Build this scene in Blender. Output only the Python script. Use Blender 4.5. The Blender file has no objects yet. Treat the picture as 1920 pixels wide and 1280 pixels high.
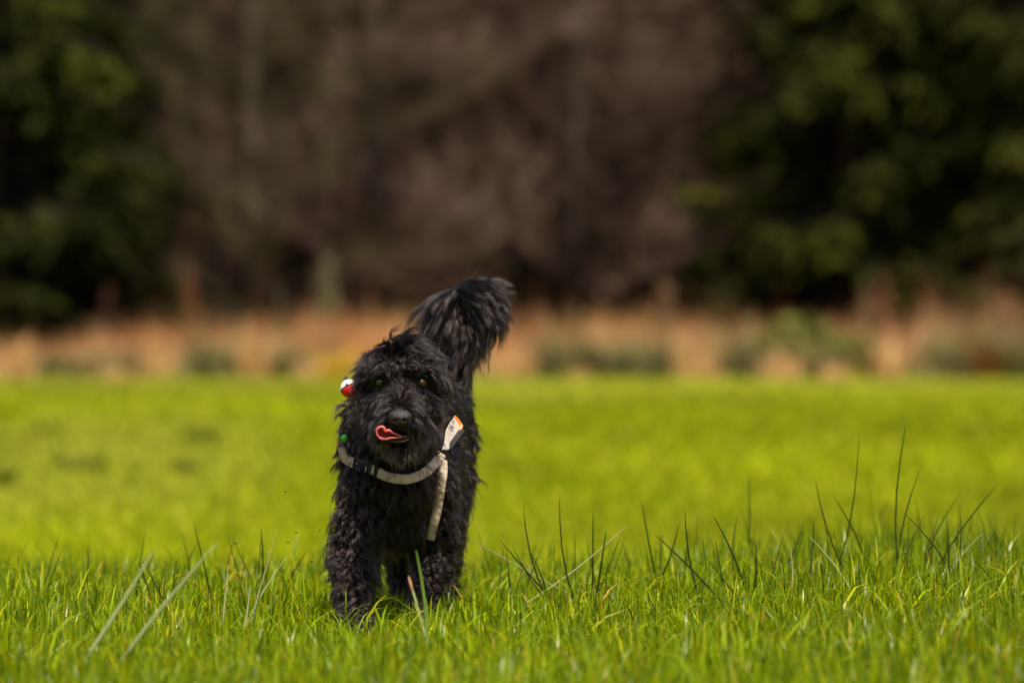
import bpy, bmesh, math, random
import numpy as np
from mathutils import Vector, Matrix, Euler, kdtree, bvhtree

# ------------------------------------------------------------------ camera, light, exposure
sc = bpy.context.scene
COL = sc.collection
CAM_H, HORIZON, FPX = 0.774, 545.0, 10667.0      # metres, pixel row of the horizon (1920 wide), focal length in pixels

cd = bpy.data.cameras.new('camera')
cam = bpy.data.objects.new('camera', cd); COL.objects.link(cam)
cam.location = (0, 0, CAM_H)
cam.rotation_euler = (math.radians(90) - math.atan((640 - HORIZON) / FPX), 0, 0)
cd.sensor_width = 36; cd.lens = 200
cd.clip_start = 0.1; cd.clip_end = 3000
cd.dof.use_dof = True; cd.dof.focus_distance = 12.72; cd.dof.aperture_fstop = 2.8
cd.dof.aperture_blades = 0
sc.camera = cam

SUN = Vector((0.12, -0.46, 0.84)).normalized()        # towards the sun: high, behind the camera
el = math.asin(SUN.z); az = math.atan2(SUN.x, SUN.y)
w = bpy.data.worlds.new('World'); sc.world = w; w.use_nodes = True
nt = w.node_tree; bg = nt.nodes['Background']
sky = nt.nodes.new('ShaderNodeTexSky'); sky.sky_type = 'NISHITA'; sky.sun_disc = False
sky.sun_elevation = el; sky.sun_rotation = az
sky.air_density = 1.0; sky.dust_density = 5.0
nt.links.new(sky.outputs['Color'], bg.inputs['Color']); bg.inputs['Strength'].default_value = 0.085
sl = bpy.data.lights.new('sun', 'SUN'); so = bpy.data.objects.new('sun', sl); COL.objects.link(so)
so.rotation_euler = SUN.to_track_quat('Z', 'Y').to_euler()
sl.energy = 4.3; sl.angle = math.radians(0.6); sl.color = (1.0, 0.90, 0.74)
vs = sc.view_settings
vs.view_transform = 'Standard'; vs.look = 'None'; vs.gamma = 1; vs.use_curve_mapping = False
vs.exposure = 0.85
sc.cycles.use_denoising = True
sc.cycles.max_bounces = 8; sc.cycles.transparent_max_bounces = 4
sc.cycles.diffuse_bounces = 4; sc.cycles.glossy_bounces = 3; sc.cycles.transmission_bounces = 5

rng = np.random.default_rng(7)
R = random.Random(11)

# ------------------------------------------------------------------ helpers
def P(px, py, d):
    """point seen at pixel (px, py) of the 1920-wide photograph at depth d"""
    return Vector(((px - 960) * d / FPX, d, CAM_H - (py - HORIZON) * d / FPX))
def PX(p):
    p = np.asarray(p)
    return 960 + p[..., 0] * FPX / p[..., 1], HORIZON + (CAM_H - p[..., 2]) * FPX / p[..., 1]
def S(t):
    t = np.clip(t, 0, 1); return t * t * (3 - 2 * t)
_k = [(rng.uniform(.25, 1.2), rng.uniform(.12, .6), rng.uniform(0, 6.3), rng.uniform(-1, 1)) for _ in range(10)]
def wob(x, y):
    r = 0
    for a, b, c, s in _k: r = r + np.sin(a * x * s + b * y + c)
    return r / 10
def ground_z(x, y):
    x = np.asarray(x, float); y = np.asarray(y, float)
    z = 0.05 * S((x - .05) / 1.0) * (1 - S((y - 15) / 5)) * S((y - 9) / 3)
    z = z - 0.32 * S((y - 14.3) / 4.5) * (1 - S((y - 24) / 24))
    z = z + wob(x, y) * (0.012 + 0.05 * S((y - 16) / 6) * (1 - S((y - 44) / 8)))
    z = z - 0.012 * wob(0, 12.75) - .06 * S((y - 38) / 10) * (1 - S((y - 56) / 6))
    z = z + 0.6 * S((y - 75) / 120) + 3 * S((np.hypot(x, y) - 150) / 500)
    return z
def hit_ground(px, py, d0=9.0, d1=70.0):
    for d in np.arange(d0, d1, .05):
        p = P(px, py, d)
        if p.z <= float(ground_z(p.x, p.y)): return p
    return P(px, py, d1)

def tag(o, label=None, cat=None, group=None, kind=None):
    if label: o['label'] = label
    if cat: o['category'] = cat
    if group: o['group'] = group
    if kind: o['kind'] = kind
    return o
def link(name, data, parent=None, loc=None):
    o = bpy.data.objects.new(name, data); COL.objects.link(o)
    if loc is not None: o.location = loc
    if parent:
        o.parent = parent
        if parent.name in WORLD_PARENTS: o.matrix_parent_inverse = Matrix.Translation(-parent.location)
    return o
WORLD_PARENTS = set()        # things whose parts are given in world coordinates
def empty(name, loc): 
    o = bpy.data.objects.new(name, None); COL.objects.link(o); o.location = loc; o.empty_display_size = .1
    return o
def np_mesh(name, v, tris, mats, col=None, smooth=False, matidx=None, quads=None):
    me = bpy.data.meshes.new(name)
    v = np.asarray(v, np.float32)
    t = np.asarray(tris, np.int32).reshape(-1, 3) if tris is not None else np.zeros((0, 3), np.int32)
    q = np.asarray(quads, np.int32).reshape(-1, 4) if quads is not None else np.zeros((0, 4), np.int32)
    loops = np.concatenate([t.ravel(), q.ravel()])
    starts = np.concatenate([np.arange(len(t)) * 3, len(t) * 3 + np.arange(len(q)) * 4])
    me.vertices.add(len(v)); me.vertices.foreach_set('co', v.ravel())
    me.loops.add(len(loops)); me.loops.foreach_set('vertex_index', loops)
    me.polygons.add(len(starts)); me.polygons.foreach_set('loop_start', starts.astype(np.int32))
    if matidx is not None: me.polygons.foreach_set('material_index', np.asarray(matidx, np.int32))
    if smooth: me.polygons.foreach_set('use_smooth', np.ones(len(starts), bool))
    for m in (mats if isinstance(mats, (list, tuple)) else [mats]): me.materials.append(m)
    if col is not None:
        a = me.color_attributes.new('col', 'FLOAT_COLOR', 'POINT')
        c = np.ones((len(v), 4), np.float32); c[:, :3] = col
        a.data.foreach_set('color', c.ravel())
    me.update(calc_edges=True); me.validate()
    return me

def tube(path, radii, n=8, cap=True):
    """(verts, quads, tris) of a tube along a path"""
    path = [Vector(p) for p in path]; V = []; Q = []; T = []
    up = Vector((0.13, 0.97, 0.2))
    for i, p in enumerate(path):
        a = path[max(i - 1, 0)]; b = path[min(i + 1, len(path) - 1)]
        t = (b - a).normalized(); s = t.cross(up)
        if s.length < .05: s = t.cross(Vector((1, 0, 0)))
        s.normalize(); u = s.cross(t)
        for k in range(n):
            an = 2 * math.pi * k / n
            V.append(p + (s * math.cos(an) + u * math.sin(an)) * radii[i])
    for i in range(len(path) - 1):
        for k in range(n):
            Q.append((i * n + k, i * n + (k + 1) % n, (i + 1) * n + (k + 1) % n, (i + 1) * n + k))
    if cap:
        for base, rev in ((0, True), ((len(path) - 1) * n, False)):
            for k in range(1, n - 1):
                tr = (base, base + k, base + k + 1); T.append(tr[::-1] if rev else tr)
    return V, Q, T
class MB:
    def __init__(s): s.v = []; s.q = []; s.t = []; s.c = []
    def add(s, V, Q=(), T=(), col=None):
        b = len(s.v); s.v += [tuple(x) for x in V]
        s.q += [tuple(i + b for i in f) for f in Q]; s.t += [tuple(i + b for i in f) for f in T]
        s.c += [col or (1, 1, 1)] * len(V)
    def tube(s, path, radii, n=6, col=None): s.add(*tube(path, radii, n), col=col)
    def mesh(s, name, mat, smooth=True, usecol=False):
        return np_mesh(name, s.v, s.t or None, mat, quads=s.q or None, smooth=smooth, col=np.array(s.c) if usecol else None)

# ------------------------------------------------------------------ materials
def mat(name, color=(.5, .5, .5), rough=.6, spec=.5):
    m = bpy.data.materials.new(name); m.use_nodes = True
    b = m.node_tree.nodes['Principled BSDF']
    b.inputs['Base Color'].default_value = (*color, 1); b.inputs['Roughness'].default_value = rough
    b.inputs['Specular IOR Level'].default_value = spec
    return m
def N(m, t, **kw):
    n = m.node_tree.nodes.new(t)
    for k, v in kw.items(): setattr(n, k, v)
    return n
def noise_color(m, stops, scale, detail=4, bump=0, bscale=None, coord='Object', stretch=None):
    ns, lk = m.node_tree.nodes, m.node_tree.links; b = ns['Principled BSDF']
    tc = N(m, 'ShaderNodeTexCoord'); src = tc.outputs[coord]
    if stretch:
        mp = N(m, 'ShaderNodeMapping'); mp.inputs['Scale'].default_value = stretch
        lk.new(src, mp.inputs['Vector']); src = mp.outputs['Vector']
    nz = N(m, 'ShaderNodeTexNoise'); nz.inputs['Scale'].default_value = scale; nz.inputs['Detail'].default_value = detail
    lk.new(src, nz.inputs['Vector'])
    r = N(m, 'ShaderNodeValToRGB'); e = r.color_ramp.elements
    while len(e) < len(stops): e.new(.5)
    for i, (p, c) in enumerate(stops): e[i].position = p; e[i].color = (*c, 1)
    lk.new(nz.outputs['Fac'], r.inputs['Fac']); lk.new(r.outputs['Color'], b.inputs['Base Color'])
    if bump:
        n2 = N(m, 'ShaderNodeTexNoise'); n2.inputs['Scale'].default_value = bscale or scale * 4; n2.inputs['Detail'].default_value = 4
        lk.new(src, n2.inputs['Vector'])
        bp = N(m, 'ShaderNodeBump'); bp.inputs['Strength'].default_value = bump; bp.inputs['Distance'].default_value = .01
        lk.new(n2.outputs['Fac'], bp.inputs['Height']); lk.new(bp.outputs['Normal'], b.inputs['Normal'])
    return m
def leafy(name, trans=.4, rough=.35, spec=.5, tint=(1, 1, 1)):
    """thin leaf: base colour from the 'col' attribute, part of the light passes through"""
    m = mat(name, rough=rough, spec=spec); ns, lk = m.node_tree.nodes, m.node_tree.links
    b = ns['Principled BSDF']; out = ns['Material Output']
    a = N(m, 'ShaderNodeAttribute', attribute_name='col')
    tr = N(m, 'ShaderNodeBsdfTranslucent'); mx = N(m, 'ShaderNodeMixShader'); mx.inputs['Fac'].default_value = trans
    g = N(m, 'ShaderNodeMixRGB', blend_type='MULTIPLY'); g.inputs['Fac'].default_value = 1
    g.inputs['Color2'].default_value = (*tint, 1)
    lk.new(a.outputs['Color'], b.inputs['Base Color']); lk.new(a.outputs['Color'], g.inputs['Color1'])
    lk.new(g.outputs['Color'], tr.inputs['Color'])
    lk.new(b.outputs['BSDF'], mx.inputs[1]); lk.new(tr.outputs['BSDF'], mx.inputs[2]); lk.new(mx.outputs['Shader'], out.inputs['Surface'])
    return m

M = {}
M['grass'] = leafy('grass_blade', .50, .32, .24, (1.25, 1.15, .6))
M['grass_far'] = leafy('field_grass_blade', .42, .75, .12, (1.25, 1.15, .5))
M['dry'] = leafy('dry_blade', .3, .6, .3)
M['rush'] = leafy('rush', .1, .65, .15)
M['needle'] = leafy('needles', .15, .8, .06)
M['twig'] = leafy('twigs', 0.0, .75, .2)
M['bark'] = noise_color(mat('bark', rough=.9, spec=.2), [(.3, (.022, .016, .012)), (.7, (.06, .046, .034))], 9, 5, .5, stretch=(1, 1, .25))
M['pale_bark'] = noise_color(mat('pale_bark', rough=.9, spec=.2), [(.3, (.045, .036, .022)), (.7, (.09, .073, .048))], 7, 5, .5, stretch=(1, 1, .25))

gm = mat('meadow_soil', rough=.95, spec=.1)
def ground_material(m):
    ns, lk = m.node_tree.nodes, m.node_tree.links; b = ns['Principled BSDF']
    geo = N(m, 'ShaderNodeNewGeometry'); sx = N(m, 'ShaderNodeSeparateXYZ'); lk.new(geo.outputs['Position'], sx.inputs[0])
    n1 = N(m, 'ShaderNodeTexNoise'); n1.inputs['Scale'].default_value = .45; n1.inputs['Detail'].default_value = 6
    n2 = N(m, 'ShaderNodeTexNoise'); n2.inputs['Scale'].default_value = 30; n2.inputs['Detail'].default_value = 4
    lk.new(geo.outputs['Position'], n1.inputs['Vector']); lk.new(geo.outputs['Position'], n2.inputs['Vector'])
    r = N(m, 'ShaderNodeValToRGB'); e = r.color_ramp.elements
    e[0].position = .35; e[0].color = (.13, .165, .004, 1); e[1].position = .62; e[1].color = (.20, .235, .004, 1)
    lk.new(n1.outputs['Fac'], r.inputs['Fac'])
    litter = N(m, 'ShaderNodeValToRGB'); e = litter.color_ramp.elements
    e[0].position = .3; e[0].color = (.02, .014, .008, 1); e[1].position = .7; e[1].color = (.07, .045, .025, 1)
    lk.new(n2.outputs['Fac'], litter.inputs['Fac'])
    mr = N(m, 'ShaderNodeMapRange'); mr.inputs['From Min'].default_value = 50; mr.inputs['From Max'].default_value = 53
    lk.new(sx.outputs['Y'], mr.inputs['Value'])
    mx = N(m, 'ShaderNodeMixRGB'); lk.new(mr.outputs['Result'], mx.inputs['Fac'])
    lk.new(r.outputs['Color'], mx.inputs['Color1']); lk.new(litter.outputs['Color'], mx.inputs['Color2'])
    lk.new(mx.outputs['Color'], b.inputs['Base Color'])
    bp = N(m, 'ShaderNodeBump'); bp.inputs['Strength'].default_value = .6; bp.inputs['Distance'].default_value = .03
    lk.new(n2.outputs['Fac'], bp.inputs['Height']); lk.new(bp.outputs['Normal'], b.inputs['Normal'])
ground_material(gm)

# ------------------------------------------------------------------ ground
def build_ground():
    ys = np.concatenate([np.arange(-60, 8, 4), np.arange(8, 60, .3), np.arange(60, 110, 4), np.geomspace(110, 900, 16)])
    xs = np.concatenate([-np.geomspace(14, 700, 18)[::-1], np.arange(-13.5, 13.6, .3), np.geomspace(14, 700, 18)])
    X, Y = np.meshgrid(xs, ys); Z = ground_z(X, Y)
    v = np.stack([X, Y, Z], -1).reshape(-1, 3); nx, ny = len(xs), len(ys)
    i = np.arange(nx - 1)[None] + nx * np.arange(ny - 1)[:, None]
    q = np.stack([i, i + 1, i + 1 + nx, i + nx], -1).reshape(-1, 4)
    return tag(link('ground', np_mesh('ground', v, None, gm, quads=q, smooth=True)), 'meadow ground under the green grass', kind='structure')
build_ground()

# ------------------------------------------------------------------ blades
def blades(x, y, h, wd, bend, color, levels=(0, .4, .75, 1.0), wprof=(.75, 1.0, .7, .0), z=None, curl=.0, heading=None):
    """triangle strips for many blades at once; returns verts, tris, colours"""
    n = len(x); z = ground_z(x, y) if z is None else z
    th = rng.uniform(0, 2 * np.pi, n) if heading is None else heading
    ph = th + np.pi / 2 + rng.normal(0, .5, n)
    dx, dy = np.cos(th), np.sin(th); sx, sy = np.cos(ph), np.sin(ph)
    vs_, ids, off = [], [], 0; rows = []
    for t, wp in zip(levels, wprof):
        b = bend * t ** 2
        cx = x + dx * h * b; cy = y + dy * h * b
        cz = z + h * t * np.sqrt(np.clip(1 - (bend * t * .75) ** 2, .12, 1)) - .012 * (t == 0)
        if wp > 0:
            hw = wd * wp / 2; tw = curl * t
            rows.append((off, 2)); off += 2
            vs_.append(np.stack([cx - sx * hw, cy - sy * hw, cz], -1)); vs_.append(np.stack([cx + sx * hw, cy + sy * hw, cz + tw * hw], -1))
        else:
            rows.append((off, 1)); off += 1; vs_.append(np.stack([cx, cy, cz], -1))
    v = np.stack(vs_, 1); k = v.shape[1]; tr = []
    for (a, na), (b, nb) in zip(rows[:-1], rows[1:]):
        if nb == 2: tr += [(a, a + 1, b + 1), (a, b + 1, b)]
        else: tr.append((a, a + 1, b))
    tris = (np.array(tr)[None] + (np.arange(n) * k)[:, None, None]).reshape(-1, 3)
    return v.reshape(-1, 3), tris, np.repeat(color, k, axis=0)
def pick(n, cols, probs):
    c = np.array(cols)[rng.choice(len(cols), n, p=np.array(probs) / sum(probs))]
    return c * rng.lognormal(0, .18, (n, 1))
def join(parts):
    V, T, C, o = [], [], [], 0
    for v, t, c in parts: V.append(v); T.append(t + o); C.append(c); o += len(v)
    return np.concatenate(V), np.concatenate(T), np.concatenate(C)

GREEN = [(.175, .255, .0015), (.25, .325, .0015), (.085, .145, .002), (.35, .355, .002), (.45, .30, .05), (.035, .075, .003)]
def build_grass():
    parts = []
    # sharp grass round the dog and towards the camera
    n = 165000
    y = 10.2 + (15.6 - 10.2) * rng.random(n); x = (rng.random(n) * 2 - 1) * (1.0 + y * .125)
    patch = wob(x * 2.3, y * 2.3 + 9)
    h = (.060 + .026 * patch + .016 * S((x + .1) / 1.1) * S((y - 12) / 1.5)) * rng.lognormal(0, .32, n)
    h = h * (1 - .66 * np.exp(-((x + .32) / .22) ** 2 - ((y - 12.38) / .5) ** 2))       # trodden round the paws
    wd = rng.uniform(.0022, .0052, n)
    c = pick(n, GREEN, [5, 4.5, 3.2, 1.0, .16, 1.3]) * (1 + .22 * patch - .12 * S((x - .2) / 1.0))[:, None]
    parts.append(blades(x, y, h, wd, np.abs(rng.normal(.24, .22, n)), c, curl=.3))
    # bent-over and flat blades that catch the light
    n = 4200
    y = 10.6 + 4.6 * rng.random(n); x = (rng.random(n) * 2 - 1) * (1.0 + y * .12)
    parts.append(blades(x, y, rng.uniform(.07, .15, n), rng.uniform(.003, .006, n), rng.uniform(.6, 1.1, n), pick(n, GREEN, [4, 4, 2, 1.5, .5, 0]), curl=.8))
    # the field beyond the crest, thinner the farther it lies
    n = 300000
    y = 15.4 + (51.5 - 15.4) * rng.random(n) ** 1.35; x = (rng.random(n) * 2 - 1) * (2.0 + y * .15)
    pt = wob(x * .9 + 3, y * .7)
    c = pick(n, [(.21, .265, .002), (.265, .30, .0025), (.14, .185, .003), (.335, .31, .03)], [4, 4, 1.4, .6]) * (1 + .38 * pt + .22 * wob(x * .5 + 20, y * 2.1))[:, None]
    pale = (S((y - 40) / 9) * .5 + .45 * S(wob(x * 1.7 + 5, y * .5) * 2.6 - .1))[:, None]
    c = c * (1 - .42 * S(wob(x * 2.2 + 60, y * 1.3 + 4) * 2.8 - .25))[:, None]          # duller, darker patches
    c = c * (1 - pale) + np.array([.36, .375, .05]) * pale * (1 + .15 * pt)[:, None]
    parts.append(blades(x, y, (.06 + .02 * pt) * rng.lognormal(0, .3, n), rng.uniform(.006, .012, n) * (y / 22), np.abs(rng.normal(.5, .3, n)), c, levels=(0, .55, 1), wprof=(.8, 1, 0)))
    # looser tall blades just behind the crest, already out of focus
    n = 5200; y = 14.6 + 4.2 * rng.random(n); x = (rng.random(n) * 2 - 1) * (1.6 + y * .12)
    parts.insert(0, blades(x, y, rng.uniform(.08, .17, n) + .03 * S((x - .1) / 1.0), rng.uniform(.003, .0055, n), np.abs(rng.normal(.35, .25, n)), pick(n, GREEN, [4, 3, 4, .6, .3, 2])))
    V, T, C = join(parts); nfar = len(parts[-1][1]); mi = np.zeros(len(T), int); mi[-nfar:] = 1
    tag(link('grass', np_mesh('grass', V, T, [M['grass'], M['grass_far']], col=C, matidx=mi)), 'short bright green meadow grass', kind='stuff')
build_grass()

# ------------------------------------------------------------------ the band of dry reeds at the edge of the field
def build_reeds():
    n = 52000
    y = 50.6 + 9.4 * rng.random(n) ** .9; x = (rng.random(n) * 2 - 1) * 11
    pt = wob(x * 1.7, y * 1.1); p2 = wob(x * 4 + 7, y * 2 + 3); p3 = wob(x * 2.6 + 40, y * .8)
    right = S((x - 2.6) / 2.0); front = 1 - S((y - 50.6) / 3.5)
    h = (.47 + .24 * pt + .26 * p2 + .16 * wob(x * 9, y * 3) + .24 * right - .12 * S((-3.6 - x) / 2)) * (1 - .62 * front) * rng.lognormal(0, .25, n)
    tan = np.array([.47, .235, .092]); rust = np.array([.34, .125, .05]); olive = np.array([.20, .195, .055]); straw = np.array([.68, .45, .2])
    k = S(.5 + 1.6 * p3 + rng.normal(0, .2, n))[:, None]; c = tan * k + rust * (1 - k)
    g = S(.2 + 1.9 * p2 + .35 * front + rng.normal(0, .2, n))[:, None] * (.25 + .75 * front)[:, None]; c = c * (1 - g) + olive * g
    s_ = S(-.35 - 2.2 * wob(x * 5 + 2, y) + .55 * front + rng.normal(0, .2, n))[:, None]; c = c * (1 - s_) + straw * s_
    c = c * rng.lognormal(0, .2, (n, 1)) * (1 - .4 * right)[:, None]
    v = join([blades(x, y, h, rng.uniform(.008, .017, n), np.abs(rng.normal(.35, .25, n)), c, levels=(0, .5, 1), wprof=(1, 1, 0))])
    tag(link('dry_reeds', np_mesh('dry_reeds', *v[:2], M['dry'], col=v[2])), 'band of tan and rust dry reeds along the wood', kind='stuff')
build_reeds()

def tussock_mesh(name, n, rad, hgt, wd, cols, probs, bend=.55, m='rush'):
    r = rad * np.sqrt(rng.random(n)) * .6; a = rng.uniform(0, 6.283, n)
    x, y = r * np.cos(a), r * np.sin(a)
    c = pick(n, cols, probs)
    h = hgt * rng.lognormal(-.05, .25, n)
    v, t, c = blades(x, y, h, np.full(n, wd) * rng.uniform(.7, 1.3, n), bend * rng.uniform(.2, 1.2, n), c, z=np.zeros(n), heading=a + rng.normal(0, .5, n))
    return np_mesh(name, v, t, M[m], col=c)
GR_RUSH = [(.10, .115, .045), (.15, .145, .06), (.2, .16, .07)]
def tussock(name, px, py, d, width_px, height_px, label, cat, group, cols, probs, n=260, bend=.5, m='rush'):
    d = d or hit_ground(px, py, 16).y
    p = P(px, py, d); p.z = float(ground_z(p.x, p.y)) - .01
    k = d / FPX
    o = link(name, tussock_mesh(name, n, width_px * k / 2, height_px * k, .010 * d / 40, cols, probs, bend, m), None, p)
    return tag(o, label, cat, group)
G1 = 'rush tussocks in the dry reed band'
for px, w_, h_, lab in ((215, 120, 70, 'dark green rush tussock in the reeds near the left edge'),
                        (420, 190, 90, 'wide grey-green rush tussock at the foot of the reeds left of the dog'),
                        (110, 120, 60, 'low olive rush tussock at the far left foot of the reeds'),
                        (540, 90, 70, 'narrow pale green rush tussock beside the yellow plant'),
                        (1055, 130, 100, 'dark green rush tussock first right of the dog tail'),
                        (1135, 100, 80, 'mid green rush tussock second right of the dog tail'),
                        (1215, 130, 90, 'brown-green rush tussock in the middle of the reed band'),
                        (1395, 110, 100, 'olive rush tussock left of the green bramble'),
                        (1530, 80, 60, 'small dark rush tussock under the bramble'),
                        (1790, 120, 90, 'dull green rush tussock by the russet plant'),
                        (1890, 120, 110, 'dark rush tussock at the right edge of the reeds')):
    tussock('rush_tussock', px, 700, 50.6 + R.uniform(-.3, .5), w_, h_, lab, 'rush tussock', G1, GR_RUSH, [3, 3, 2], 240, .8)
G2 = 'straw clumps at the foot of the reeds'
STRAW = [(.60, .37, .16), (.52, .29, .115), (.62, .42, .21)]
for px, w_, h_, lab in ((30, 60, 110, 'tall pale straw clump at the left edge of the field'),
                        (215, 70, 45, 'low straw clump beside the dark left tussock'),
                        (290, 90, 80, 'bright straw clump left of the wide grey-green tussock'),
                        (478, 60, 130, 'tall thin straw clump between two green tussocks'),
                        (585, 110, 60, 'orange straw clump beside the yellow plant'),
                        (965, 120, 90, 'broad orange straw clump just right of the dog tail'),
                        (1085, 60, 45, 'small straw clump before the dark tussock'),
                        (1300, 90, 100, 'straw clump in the reeds between two olive tussocks'),
                        (1465, 130, 75, 'pinkish straw clump left of the bramble foot'),
                        (1560, 60, 50, 'little pale straw clump below the bramble'),
                        (1665, 70, 130, 'tall golden straw clump right of the bramble')):
    tussock('straw_clump', px, 706, 50.2 + R.uniform(-.3, .3), w_ * 1.15, h_ * .74, lab, 'straw clump', G2, STRAW, [2, 2, 1], 100, .6, 'dry')
tussock('russet_plant', 1855, 702, 50.3, 70, 75, 'russet brown withered plant at the foot of the reeds on the right', 'plant', None,
        [(.30, .12, .03), (.2, .06, .02), (.42, .2, .05)], [2, 2, 1], 240, .8, 'dry')
tussock('yellow_plant', 632, 708, 49.8, 50, 60, 'yellow flowering plant at the reed edge left of the dog head', 'plant', None,
        [(.75, .42, .01), (.6, .4, .03), (.2, .2, .03)], [3, 2, 1], 170, .9, 'dry')
G3 = 'dark rush tufts out in the field'
for px, py, w_, h_, lab in ((150, 893, 130, 60, 'largest dark rush tuft in the field at the left'),
                            (378, 840, 80, 45, 'dark rush tuft in the field nearest the dog'),
                            (2, 925, 60, 60, 'dark rush tuft cut by the left edge'),
                            (85, 822, 90, 30, 'low dim rush tuft beyond the largest one'),
                            (350, 895, 50, 40, 'thin grey rush tuft between the left tufts and the dog'),
                            (540, 855, 90, 22, 'flat faint rush tuft just left of the dog shoulder'),
                            (1165, 830, 100, 22, 'flat grey-green rush tuft in the field right of the dog'),
                            (945, 880, 50, 26, 'small rush tuft beside the dog flank')):
    tussock('rush_tuft', px, py, None, w_, h_, lab, 'rush tuft', G3, [(.12, .145, .012), (.17, .195, .015), (.22, .24, .02)], [2, 2, 1], 180, .9)

# seed-head stalks that rise out of the reeds
def stalk(px, top, d, wpx, cols, label, cat, n=90, name='dock_stalk'):
    p = P(px, 700, d); p.z = float(ground_z(p.x, p.y)); H = P(px, top, d).z - p.z; k = d / FPX
    root = empty(name, p); tag(root, label, cat, 'seed-head plants above the reeds')
    mb = MB(); mb.tube([(0, 0, -.03), (.01, 0, H * .5), (0, .01, H)], [.012, .009, .004], 5, cols[0])
    for i in range(5):
        z0 = H * R.uniform(.45, .75); a = R.uniform(0, 6.28); l = R.uniform(.08, .2)
        mb.tube([(0, 0, z0), (math.cos(a) * wpx * k * .3, math.sin(a) * wpx * k * .3, z0 + l)], [.005, .003], 4, cols[0])
    link('stem', mb.mesh('stem', M['rush'], usecol=True), root)
    zz = H * (1 - rng.random(n) ** 1.3 * .45); rr = wpx * k * .42 * np.sqrt(rng.random(n)) * (1.1 - .7 * (zz / H) ** 4); a = rng.uniform(0, 6.28, n)
    v, t, c = blades(rr * np.cos(a), rr * np.sin(a), rng.uniform(.04, .1, n), rng.uniform(.012, .03, n), rng.uniform(.2, 1, n), pick(n, cols, [1] * len(cols)), z=zz - .06)
    link('seed_head', np_mesh('seed_head', v, t, M['dry'], col=c), root)['kind'] = 'stuff'
RUST = [(.19, .075, .03), (.25, .10, .04)]; OLIVE = [(.16, .14, .065), (.12, .11, .05)]; TAN = [(.27, .17, .08), (.2, .12, .06)]
stalk(355, 503, 52.5, 28, RUST, 'rusty dock stalk standing up before the dark spruce gap', 'dock plant')
stalk(203, 532, 53.0, 34, [(.07, .03, .016), (.09, .04, .02)], 'dim brown dock stalk low before the left spruces', 'dock plant')
stalk(615, 478, 52.2, 46, OLIVE, 'tall pale olive stalk plant left of the dog tail', 'stalk plant', 130)
stalk(527, 545, 52.8, 24, [(.07, .07, .035)], 'short grey-green stalk plant beside the pale trunk', 'stalk plant')
stalk(1245, 527, 52.5, 46, TAN, 'tan seed stalk in front of the bare trees', 'stalk plant', 120)
stalk(1655, 520, 52.0, 44, [(.17, .06, .035), (.22, .10, .05)], 'reddish dock stalk before the right spruces', 'dock plant', 120)
stalk(1625, 540, 51.6, 30, TAN, 'pale stalk just left of the reddish dock', 'stalk plant')
stalk(1885, 545, 52.0, 40, [(.36, .18, .1), (.28, .13, .07)], 'pinkish dock stalk near the right edge', 'dock plant')

def bramble(px, py, wpx, hpx, d, label):
    k = d / FPX; p = P(px, 700, d); p.z = float(ground_z(p.x, p.y)); root = empty('bramble_bush', p); tag(root, label, 'bush')
    n = 1500; a = rng.uniform(0, 6.28, n); e = rng.random(n)
    rr = np.sqrt(rng.random(n)); H = (700 - py + hpx / 2) * k; x = rr * np.cos(a) * wpx * k / 2; y = rr * np.sin(a) * .6
    z = H * (1 - .55 * rr ** 2) * (.35 + .65 * rng.random(n) ** .5) - .07
    v, t, c = blades(x, y, rng.uniform(.05, .1, n), rng.uniform(.03, .06, n), rng.uniform(.5, 1.2, n), pick(n, [(.13, .14, .03), (.18, .18, .045), (.09, .10, .025)], [2, 1, 1]), z=z, levels=(0, .5, 1), wprof=(.3, 1, 0))
    link('foliage', np_mesh('foliage', v, t, M['needle'], col=c), root)
    mb = MB()
    for i in range(9):
        a_ = R.uniform(0, 6.28); r_ = R.uniform(.3, .8) * wpx * k / 2
        mb.tube([(math.cos(a_) * r_ * .3, math.sin(a_) * .15, -.03), (math.cos(a_) * r_ * .7, math.sin(a_) * .3, H * .7), (math.cos(a_) * r_, math.sin(a_) * .5, H * .5)], [.008, .006, .003], 4, (.1, .06, .04))
    link('canes', mb.mesh('canes', M['rush'], usecol=True), root)
bramble(1500, 600, 210, 70, 53, 'light green bramble bush above the reeds at the foot of the right spruces')
bramble(1610, 620, 130, 50, 51.8, 'smaller light green bramble bush beside the golden straw')

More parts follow.
